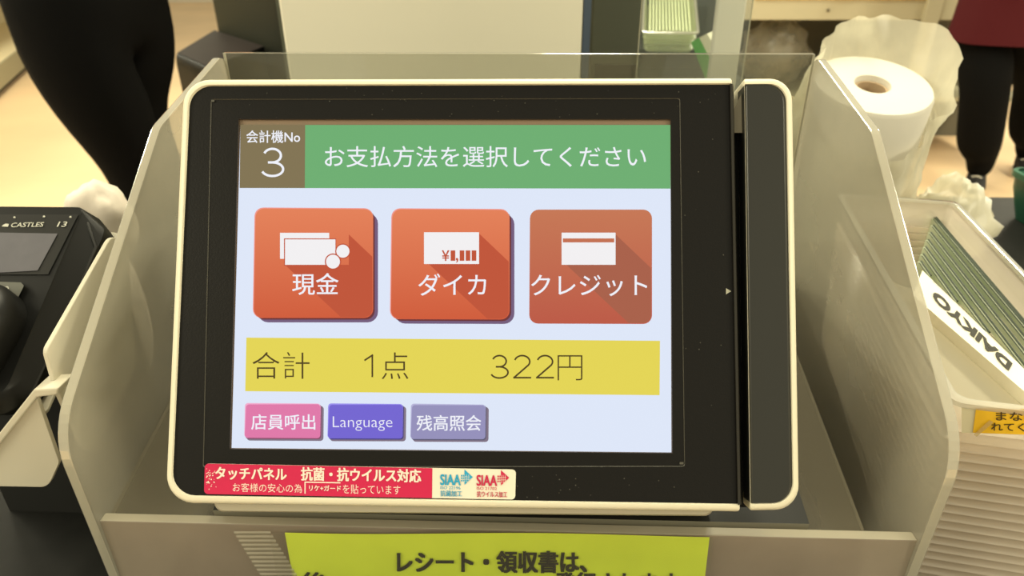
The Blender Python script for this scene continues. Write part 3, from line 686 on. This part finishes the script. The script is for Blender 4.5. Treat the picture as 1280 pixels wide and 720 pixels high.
# ================================================================== BEHIND THE CASE
panelm = M('cream cabinet panel', (232, 226, 206), .45, .4); dkg = M('dark green-grey panel', (84, 86, 72), .5, .4)
def standing(px0, px1, y, zt, zb, depth, mt, name, mb=None):
    """upright box whose front face spans photo columns px0..px1 at distance y"""
    a = at(1, y, px0, 60); b = at(1, y, px1, 60); mb = mb or MB()
    mb.box(((a.x+b.x)/2, y+depth/2, (zt+zb)/2), (b.x-a.x, depth, zt-zb), mt); return mb, (a.x, b.x)
y_c = 1.0
cab = thing('register_cabinet', 'tall plain cream cabinet behind the payment monitor', 'cabinet', (at(1, y_c, 541, 60).x, y_c+.1, CT))
mb, (xa, xb_) = standing(356, 727, y_c, 1.5, CT, .18, panelm, 'x'); mb.build('cabinet_shell', cab, bevel=.004)
mb = MB(); mb.box((xa-.002, y_c+.1, 1.09), (.006, .19, .80), dkg); mb.build('side_trim', cab)
mb = MB(); mb.box((xb_+.006, y_c+.012, 1.09), (.010, .02, .80), M('blue-grey edge strip', (72, 84, 100), .35)); tag(mb.build('edge_strip', cab), 'blue-grey edge strip')
for sx in (xa+.03, xb_-.03):
    mb = MB(); mb.tube([(sx, y_c+.0, 1.40), (sx, y_c-.004, 1.40)], .006, cream_shade, 12); mb.build('screw', cab)
mb, _ = standing(738, 800, 1.06, 1.45, CT, .12, dkg, 'x')
dp = thing('dark_cabinet', 'dark green-grey upright cabinet right of the cream cabinet', 'cabinet', (at(1, 1.06, 769, 60).x, 1.12, CT))
mb.build('cabinet_shell', dp, bevel=.003)
q0 = at(1, 1.06, 744, 60); q1 = at(1, 1.06, 796, 60)
mb = MB(); mb.box(((q0.x+q1.x)/2, 1.058, .81), (q1.x-q0.x, .006, .27), M('dark kick panel', (30, 30, 27), .4)); mb.build('lower_door', dp, bevel=.001)
# clear partition with polished edges
part_ac = CLEAR('clear partition', (120, 128, 124), .12, .1, .04, (.93, .95, .95)); part_ed = M('partition polished edge', (206, 200, 172), .25)
y_p = .82
a = at(1, y_p, 799, 50).x; b = at(1, y_p, 935, 50).x
prt_ = thing('clear_partition', 'clear acrylic partition sheet with bright edges behind the case', 'partition', ((a+b)/2, y_p, CT))
mb = MB(); slab(mb, a, b, y_p, y_p+.005, CT+.012, 1.38, part_ac, part_ed); mb.build('sheet', prt_)
mb = MB()
for x in (a+.03, b-.03): mb.box((x, y_p+.0025, CT+.008), (.04, .05, .016), dark_pl_shade)
mb.build('foot', prt_, bevel=.002)
# cream post
mb, (pa, pb) = standing(890, 926, 1.02, 1.5, CT, .012, panelm, 'x')
tag(mb.build('support_post', origin=((pa+pb)/2, 1.026, CT), bevel=.003), 'cream upright post behind the clear case, right of the partition', 'post')
# small clear ribbed tray held beyond the partition, and the green-sided carton under it
yt = 1.42
tc_ = at(1, yt, 858, 12)
TB = Frame(tc_+Vector((-.012, .12, -.045)), (math.cos(-.12), math.sin(-.12), 0), (.12*.95, .985*.95, .30))
tb = thing('ribbed_tray', 'small clear ribbed tray beyond the clear partition', 'tray', None, mat=TB.mat())
tray_ac = CLEAR('tray styrene', (212, 222, 176), .6, .2, .1)
ribbed_bin(tb, TB, .10, .088, .24, .045, 3, 4, tray_ac, bin_rim)
mb = MB()
for i in range(13):
    x = -.038+.076*i/12; mb.box(TB.pt(x, 0, .026), (.0032, .205, .026), M('tray rib', (216, 224, 176), .4), Matrix((TB.x, TB.y, TB.n)).transposed())
mb.build('floor_ribs', tb)
mb = MB(); yg = 1.26
gl = [at(1, yg, x, y) for x, y in ((864, 53), (874, 47), (893, 84), (888, 110), (882, 99))]
mb.prism([p+Vector((.05, .10, .0)) for p in gl][::-1], gl[::-1], M('carton green', (76, 170, 62), .45), M('carton white', (226, 224, 196), .5))
gc = sum(gl, Vector())/len(gl)
gq = [at(1, yg, x, y) for x, y in ((874, 47), (884, 42), (905, 80), (893, 84))]
mb.prism([p+Vector((.05, .10, 0)) for p in gq][::-1], gq[::-1], MATS['carton white'])
tag(mb.build('carton', origin=gc), 'green and white carton leaning below the small ribbed tray', 'box')
# dark shelf they rest on
tx = at(1, 1.36, 850, 60)
rk = thing('dark_rack', 'dark rack holding the small ribbed tray and green carton', 'rack', (tx.x, 1.5, 0))
mb = MB(); mb.box((tx.x+.0, 1.66, .60), (.34, .03, 1.20), M('dark rack board', (58, 60, 52), .6)); mb.build('back_board', rk)
mb = MB(); mb.box((tx.x, 1.45, gc.z-.085), (.34, .44, .02), MATS['dark rack board']); mb.build('shelf_board', rk)
mb = MB(); mb.box((tx.x, 1.56, tc_.z-.085), (.22, .18, .012), MATS['dark rack board']); mb.build('tray_ledge', rk)
mb = MB()
for sx in (-.16, .16): mb.box((tx.x+sx, 1.5, gc.z/2-.045), (.02, .28, gc.z-.085), MATS['dark rack board'])
mb.build('side_board', rk)

# low black machine with a dark tower on it, left of the cream cabinet
zt = .80
K = [at(2, zt, x, y) for x, y in ((222, 66), (262, 84), (362, 64), (268, 38))]   # left, near, right, far
K[2] = K[1]+(K[3]-K[0])*.95+(K[2]-K[1]-(K[3]-K[0]))*.5
base_m = M('brown black top', (44, 34, 31), .5, .2); glb = M('gloss black', (10, 10, 10), .5, .1)
lowm = thing('low_machine', 'low black machine with rounded front left of the cream cabinet', 'machine', ((K[0].x+K[2].x)/2, (K[0].y+K[2].y)/2, 0))
e = (K[0]-K[3]).normalized()
mb = MB(); rr_ = .035; L = []
# cross-section runs from the far edge over the top and round the front lip
def row(side0, side1):
    out = [side0[0], side0[1]]
    return out
far0, far1, nr0, nr1 = K[3], K[2], K[0], K[1]
prof_ = []
for k in range(7):
    t = k/6*PI/2; prof_.append((rr_*math.sin(t), rr_*(1-math.cos(t))))
def secs(fr, nr):
    d = (nr-fr).normalized(); pts = [Vector((fr.x, fr.y, 0)), fr.copy(), nr.copy()]
    for a_, b_ in prof_[1:]: pts.append(nr+d*a_-Vector((0, 0, b_)))
    q = nr+d*rr_; pts.append(Vector((q.x, q.y, 0))); return pts
s0 = secs(far0, nr0); s1 = secs(far1, nr1)
mb.prism(s1, s0, glb); 
mb.build('machine_body', lowm, smooth=True, angle=30)
mb = MB(); mb.face([far0+Vector((0, 0, .001)), nr0+Vector((0, 0, .001)), nr1+Vector((0, 0, .001)), far1+Vector((0, 0, .001))], base_m); mb.build('brown_top', lowm)
dwn = thing('dark_tower', 'tall dark green-grey cabinet standing beyond the low black machine', 'cabinet', (K[3].x+.3, K[3].y+.2, 0))
tA = at(2, zt, 268, 38); tB = at(2, zt, 362, 63); dd = (tB-tA).normalized(); nn = Vector((-dd.y, dd.x, 0)); 
if nn.y < 0: nn = -nn
tA = tA+nn*.012; tB = tB+nn*.012+dd*.25
mb = MB(); mb.prism([Vector((p.x, p.y, 0)) for p in (tA, tB, tB+nn*.35, tA+nn*.35)], [Vector((p.x, p.y, 1.5)) for p in (tA, tB, tB+nn*.35, tA+nn*.35)], M('dark tower panel', (38, 40, 31), .6, .2)); mb.build('tower_shell', dwn, bevel=.006)
mb = MB(); q = tA+dd*.08-nn*.004; q2 = tB-dd*.08-nn*.004
mb.prism([Vector((p.x, p.y, 1.0)) for p in (q, q2, q2+nn*.003, q+nn*.003)], [Vector((p.x, p.y, 1.45)) for p in (q, q2, q2+nn*.003, q+nn*.003)], MATS['dark tower panel']); mb.build('door', dwn, bevel=.001)

# ================================================================== AISLE SHELF (top left)
ga, gb = at(2, 0, -30, 152), at(2, 0, 75, 52); d = (gb-ga).normalized(); nrm = Vector((-d.y, d.x, 0))
gon = thing('aisle_shelf', 'cream shop shelving unit along the aisle at far left', 'shelf', ((ga+gb)/2))
shm_ = M('shelf cream metal', (224, 212, 178), .45); kick = M('shelf kick plate', (150, 146, 120), .5); shd = M('shelf underside shadow', (40, 36, 30), .8)
def seg_box(mb, s0, s1, o0, o1, z0, z1, mt):
    p = [ga+d*s0+nrm*o0, ga+d*s1+nrm*o0, ga+d*s1+nrm*o1, ga+d*s0+nrm*o1]
    mb.prism([Vector((q.x, q.y, z0)) for q in p], [Vector((q.x, q.y, z1)) for q in p], mt)
mb = MB(); seg_box(mb, -2, 5, .05, .55, 0, .06, shd); mb.build('plinth_shadow', gon)  # dark block painting the shadow below the kick plate
mb = MB(); seg_box(mb, -2, 5, .0, .02, .05, .20, kick); mb.build('kick_plate', gon)
mb = MB(); seg_box(mb, -2, 5, .02, .55, .18, .20, shm_); mb.build('base_deck', gon)
for z in (.62, 1.05, 1.45):
    mb = MB(); seg_box(mb, -2, 5, .12, .55, z, z+.03, shm_); sh = mb.build('shelf_board', gon)
    mb = MB(); seg_box(mb, -2, 5, .105, .118, z-.02, z+.04, M('price rail white', (240, 234, 220), .4)); mb.build('price_rail', sh)
mb = MB(); seg_box(mb, -2, 5, .55, .58, 0, 1.8, shm_); mb.build('back_panel', gon)

# ================================================================== WIRE SHELF WITH BAGS (right, behind)
yr = 3.75
rack = thing('metal_rack', 'cream metal rack with yellow price rail behind the bag roll', 'rack', (at(1, yr, 1050, 12).x, yr+.2, 0))
metal = M('rack cream metal', (172, 166, 140), .45); 
l_, r_ = at(1, yr, 880, 12).x, at(1, yr, 1330, 12).x
zb_ = at(1, yr, 1050, 25).z; zt_ = at(1, yr, 1050, -2).z
mb = MB(); mb.box(((l_+r_)/2, yr+.012, (zb_+zt_)/2), (r_-l_, .024, zt_-zb_), metal); mb.build('front_beam', rack, bevel=.003)
p_ = at(1, yr, 1035, 13); mb = MB(); mb.tube([(p_.x, yr+.002, p_.z), (p_.x, yr-.004, p_.z)], .008, M('bolt steel', (110, 105, 90), .35, metal=1), 12); mb.build('bolt', rack)
mb = MB(); mb.box((at(1, yr, 1052, 0).x, yr-.006, zt_+.012), (at(1, yr, 1157, 0).x-at(1, yr, 940, 0).x, .012, .03), M('yellow price rail', (226, 186, 40), .4)); mb.build('price_rail', rack)
mb = MB(); mb.box(((l_+r_)/2, yr+.27, zt_+.02), (r_-l_, .5, .02), metal); mb.build('upper_board', rack)
zl = at(1, yr, 1050, 75).z-.20
mb = MB(); mb.box(((l_+r_)/2, yr+.27, zl), (r_-l_, .5, .02), metal); mb.build('lower_board', rack)
mb = MB(); mb.box(((l_+r_)/2, yr+.53, .6), (r_-l_, .015, 1.2), M('rack back', (92, 88, 74), .7)); mb.build('back_board', rack)
for px in (893, 1168):
    t0 = at(1, yr-.03, px+14, -40); t1 = at(1, yr-.03, px-9, 60); dv = (t1-t0); foot = t1+dv*((0-t1.z)/dv.z) if abs(dv.z) > 1e-4 else t1
    foot = Vector((t1.x-.02, yr-.03, 0)); mb = MB()
    ww = .036
    mb.prism([foot+Vector((-ww, 0, 0)), foot+Vector((ww, 0, 0)), foot+Vector((ww, .03, 0)), foot+Vector((-ww, .03, 0))],
             [t0+Vector((-ww, 0, .3)), t0+Vector((ww, 0, .3)), t0+Vector((ww, .03, .3)), t0+Vector((-ww, .03, .3))], metal); mb.build('upright', rack, bevel=.002)
cb = CLEAR('bag film grey', (160, 154, 134), .5, .08, .4, scratch=.2)
for i, (px, py, r, lb) in enumerate(((968, 62, .17, 'clear plastic bag on rack beside the cream post'), (1056, 56, .115, 'clear plastic bag on rack directly behind the bag roll'), (1124, 60, .11, 'clear plastic bag on rack just left of slanted upright'), (1196, 62, .15, 'clear plastic bag on rack between upright and maroon apron'))):
    q = at(1, yr+.2, px, py); zc_ = zl+.012+r*1.2
    mb = lump('b', (q.x, yr+.2, zc_), r, cb, .28, 2.4, 20+i*7, squash=(1, .9, .95))
    tag(mb.build('plastic_bag', origin=(q.x, yr+.2, zl+.01), smooth=True, angle=180), lb, 'bag', 'clear bags on the metal rack')

# ================================================================== PEOPLE
def body_skin(name, joints, bones, mt, parent, sub=2, root=0):
    me = bpy.data.meshes.new(name); me.from_pydata([tuple(j[0]) for j in joints], bones, [])
    o = bpy.data.objects.new(name, me); COL.objects.link(o); o.parent = parent; me.transform(WORLD[parent].inverted()); WORLD[o] = WORLD[parent]
    md = o.modifiers.new('skin', 'SKIN'); md.use_smooth_shade = True
    for i, j in enumerate(joints):
        sv = me.skin_vertices[0].data[i]; r = j[1]; sv.radius = r if isinstance(r, tuple) else (r, r); sv.use_root = (i == root)
    s2 = o.modifiers.new('sub', 'SUBSURF'); s2.levels = sub; s2.render_levels = sub
    me.materials.append(mt); return o
blackcloth = M('black trousers', (9, 9, 9), .9, .08, bump=.35, bscale=14)
skinm = M('skin', (214, 168, 136), .5); hairm = M('black hair', (24, 20, 18), .5)
def shoe(parent, foot, fwd, top, sole, L=.27):
    f = Vector(fwd).normalized(); s_ = Vector((-f.y, f.x, 0)); mb = MB()
    o = Vector((foot.x, foot.y, 0)); L_ = []
    for t, w, h in ((-.09, .028, .05), (-.085, .036, .085), (-.03, .04, .095), (.03, .043, .075), (.09, .046, .052), (.14, .04, .042), (.165, .022, .03)):
        L_.append([o+f*t+s_*(w*math.cos(a))+Vector((0, 0, .014+max(0, h*.5+h*.5*math.sin(a))*.95)) for a in [2*PI*k/14 for k in range(14)]])
    mb.loops(L_, top, True, True, True); sh = mb.build('shoe', parent, smooth=True, angle=60)
    mb = MB(); out = []
    for k in range(20):
        a = 2*PI*k/20; out.append(o+f*(.04+.132*math.cos(a))+s_*(.046*math.sin(a)))
    mb.prism([p+Vector((0, 0, .0)) for p in out], [p+Vector((0, 0, .02)) for p in out], sole); mb.build('sole', sh)
    mb = MB()
    for k in range(4):
        t = .01+.022*k; mb.tube([o+f*t-s_*.02+Vector((0, 0, .104-.016*k)), o+f*(t+.004)+Vector((0, 0, .112-.016*k)), o+f*t+s_*.02+Vector((0, 0, .104-.016*k))], .003, sole, 6)
    mb.build('laces', sh)
def person(root, hip, feet, knees, fwd, shirt, shoe_mt, sole_mt, leg_r=(.105, .085, .075), hipw=(.165, .13)):
    f = Vector(fwd).normalized(); s_ = Vector((-f.y, f.x, 0)); Z = Vector((0, 0, 1)); hz = hip.z
    # bare body: one continuous surface from head to ankles
    J = [(hip, (.13, .10)), (hip+Z*.22+f*.01, (.115, .085)), (hip+Z*.42, (.145, .10)), (hip+Z*.52, (.06, .055)), (hip+Z*.585+f*.015, (.055, .06)), (hip+Z*.66+f*.03, (.072, .088)), (hip+Z*.75+f*.025, (.07, .085)), (hip+Z*.80+f*.02, (.04, .05))]
    E = [(0, 1), (1, 2), (2, 3), (3, 4), (4, 5), (5, 6), (6, 7)]
    for sd in (-1, 1):
        n = len(J); J += [(hip+Z*.45+s_*sd*.18, .05), (hip+Z*.20+s_*sd*.235-f*.02, .042), (hip+Z*.17+s_*sd*.19+f*.17, .033), (hip+Z*.18+s_*sd*.16+f*.25, (.016, .036))]
        E += [(2, n), (n, n+1), (n+1, n+2), (n+2, n+3)]
    for k in (0, 1):
        n = len(J); sd = -1 if k == 0 else 1
        J += [(hip-Z*.06+s_*sd*.09, .085), (knees[k], .055), (feet[k]+Z*.09, .038)]; E += [(0, n), (n, n+1), (n+1, n+2)]
    bd = body_skin('body', J, E, skinm, root)
    # trousers
    J = [(hip+Z*.10, (hipw[0]*.92, hipw[1]*.92)), (hip-Z*.02, hipw)]; E = [(0, 1)]
    for k in (0, 1):
        n = len(J); sd = -1 if k == 0 else 1; h = hip-Z*.12+s_*sd*.085
        J += [(h, leg_r[0]+.012), ((h+knees[k])/2, leg_r[0]), (knees[k], leg_r[1]), ((knees[k]*.45+feet[k]*.55), leg_r[1]*.98), (feet[k]+Z*.16, leg_r[2]), (feet[k]+Z*.055, leg_r[2]*.95)]
        E += [(1, n), (n, n+1), (n+1, n+2), (n+2, n+3), (n+3, n+4), (n+4, n+5)]
    body_skin('trousers', J, E, blackcloth, root)
    # top
    J = [(hip+Z*.02, (.19, .145)), (hip+Z*.22, (.165, .12)), (hip+Z*.42, (.175, .118)), (hip+Z*.505, (.075, .07))]; E = [(0, 1), (1, 2), (2, 3)]
    for sd in (-1, 1):
        n = len(J); J += [(hip+Z*.44+s_*sd*.185, .066), (hip+Z*.25+s_*sd*.23, .06)]; E += [(2, n), (n, n+1)]
    tp_ = body_skin('top', J, E, shirt, root)
    for k in (0, 1): shoe(root, feet[k], f, shoe_mt, sole_mt)
    mb = MB(); c = hip+Z*.735+f*.01
    rows = []
    for i in range(9):
        t = i/8*PI*.62; rows.append([c+(f*math.cos(a)*.098+s_*math.sin(a)*.083)*math.sin(t)*(1 if math.cos(a) < .5 else .93)+Z*(.105*math.cos(t)) for a in [2*PI*k/20 for k in range(20)]])
    mb.loops(rows, hairm, True); mb.build('hair', root, smooth=True)
    # face: eyes, nose, mouth
    mb = MB(); c = hip+Z*.70+f*.108
    mb.tube([c+Z*.02-f*.01, c-Z*.012+f*.012, c-Z*.02-f*.004], [.006, .011, .006], skinm, 8); mb.build('nose', root, smooth=True)
    for sd in (-1, 1):
        mb = MB(); q = c+s_*sd*.03+Z*.022-f*.016; mb.tube([q-s_*.009, q+f*.003, q+s_*.009], [.003, .006, .003], hairm, 8); mb.build('eye', root, smooth=True)
        mb = MB(); q = hip+Z*.70+f*.025+s_*sd*.078; mb.tube([q+Z*.025, q-f*.008+s_*sd*.006, q-Z*.025], [.008, .013, .007], skinm, 8); mb.build('ear', root, smooth=True)
    mb = MB(); q = c-Z*.045-f*.016; mb.tube([q-s_*.02, q+f*.003, q+s_*.02], [.002, .005, .002], M('lips', (170, 96, 86), .5), 8); mb.build('mouth', root, smooth=True)
    # hands: palm is in the body; five separate bent fingers each
    for sd in (-1, 1):
        w_ = hip+Z*.18+s_*sd*.16+f*.25
        for i in range(4):
            o_ = w_+Z*(.024-.016*i)*1.0; ln = (.068, .075, .070, .055)[i]
            mb = MB(); mb.tube([o_-f*.012, o_+f*ln*.5, o_+f*ln*.82-s_*sd*.014, o_+f*ln*.92-s_*sd*.034], [.0085, .008, .0075, .0055], skinm, 8); mb.build('finger', root, smooth=True)
        mb = MB(); mb.tube([w_+Z*.02-f*.05, w_+Z*.045-f*.02-s_*sd*.012, w_+Z*.048+f*.012-s_*sd*.02, w_+Z*.04+f*.03-s_*sd*.022], [.011, .010, .009, .006], skinm, 8); mb.build('thumb', root, smooth=True)
# left: walking along the aisle, side on
yl = 1.72
hip = at(1, yl, 104, -26)
k0 = at(1, yl-.06, 170, 205); k1 = at(1, yl+.06, 168, 135)
f0 = Vector((k0.x+.03, k0.y, 0)); f1 = Vector((k1.x+.05, k1.y+.05, 0))
pl_ = thing('person', 'person in loose black trousers standing in the aisle at far left', 'person', (hip.x, hip.y, 0))
person(pl_, hip, [f0, f1], [k0, k1], (1, -.25, 0), M('dark top', (10, 10, 10), .8), M('white shoe', (230, 218, 205), .5), M('shoe sole pale', (236, 228, 214), .5), (.115, .072, .07), (.145, .12))
# right: shop worker in a maroon apron, black trousers
yr_ = 3.3
hip = at(1, yr_, 1270, -6); k0 = at(1, yr_-.08, 1232, 110); k1 = at(1, yr_+.12, 1300, 100)
fr0 = at(2, 0, 1216, 236); f1 = at(2, 0, 1276, 214)
pr_ = thing('person', 'person in maroon apron and black trousers behind the bag roll at far right', 'person', (hip.x, hip.y, 0))
person(pr_, hip, [fr0, f1], [k0, k1], (-.5, -.85, 0), M('maroon apron cloth', (64, 15, 21), .85, .15), M('black shoe', (26, 24, 24), .5), M('shoe sole white', (220, 214, 196), .5), (.125, .105, .062), (.16, .13))
ap = at(1, yr_-.16, 1262, 58); mb = MB(); L = []
for i in range(9):
    t = i/8; z = ap.z+(1.25-ap.z)*t; rx = .225-.03*t; ry = .18-.03*t; row = []
    for k in range(28):
        a = 2*PI*k/28; q = 1+.03*math.sin(a*7)*(1-t); row.append(Vector((hip.x+rx*math.cos(a)*q, hip.y+ry*math.sin(a)*q, z)))
    L.append(row)
mb.loops(L, MATS['maroon apron cloth'], True); mb.build('apron', pr_, smooth=True)

# ================================================================== RIGHT EDGE: mat and green basket
mm = [at(2, .004, x, y) for x, y in ((1150, 330), (1420, 330), (1420, 236), (1170, 236))]
# shopping basket, green plastic, standing on the counter's far corner
bk = at(1, 1.03, 1346, 300)
bkt = thing('green_basket', 'green plastic basket on the counter at the right edge beyond the bin', 'basket', (bk.x, 1.05, CT))
gm = M('basket green', (14, 84, 60), .45); G = Frame((bk.x+.02, 1.05, CT), (1, 0, 0), (0, 1, 0))
mb = MB()
def bl(z, o): return [G.pt(a, b, z) for a, b in rounded([(-.08-o, -.09-o), (.10+o, -.09-o), (.10+o, .09+o), (-.08-o, .09+o)], .025, 5)]
mb.loops([bl(.001, -.012), bl(.05, 0), bl(.073, .002), bl(.075, -.003), bl(.065, -.006), bl(.006, -.018)], gm, True, True, True); mb.build('tub', bkt, smooth=True, angle=40)
mb = MB(); mb.loops([bl(.067, .001), bl(.069, .005), bl(.078, .005), bl(.079, 0)], gm, True); mb.build('rim', bkt, smooth=True)
mb = MB(); mb.tube([G.pt(-.084, -.05, .075), G.pt(-.10, -.055, .05), G.pt(-.112, -.06, .012)], .006, M('yellow-green handle', (150, 152, 84), .5), 8); tag(mb.build('handle', bkt, smooth=True), 'yellowish handle')

bpy.data.objects.remove(_to); bpy.data.curves.remove(_tc)
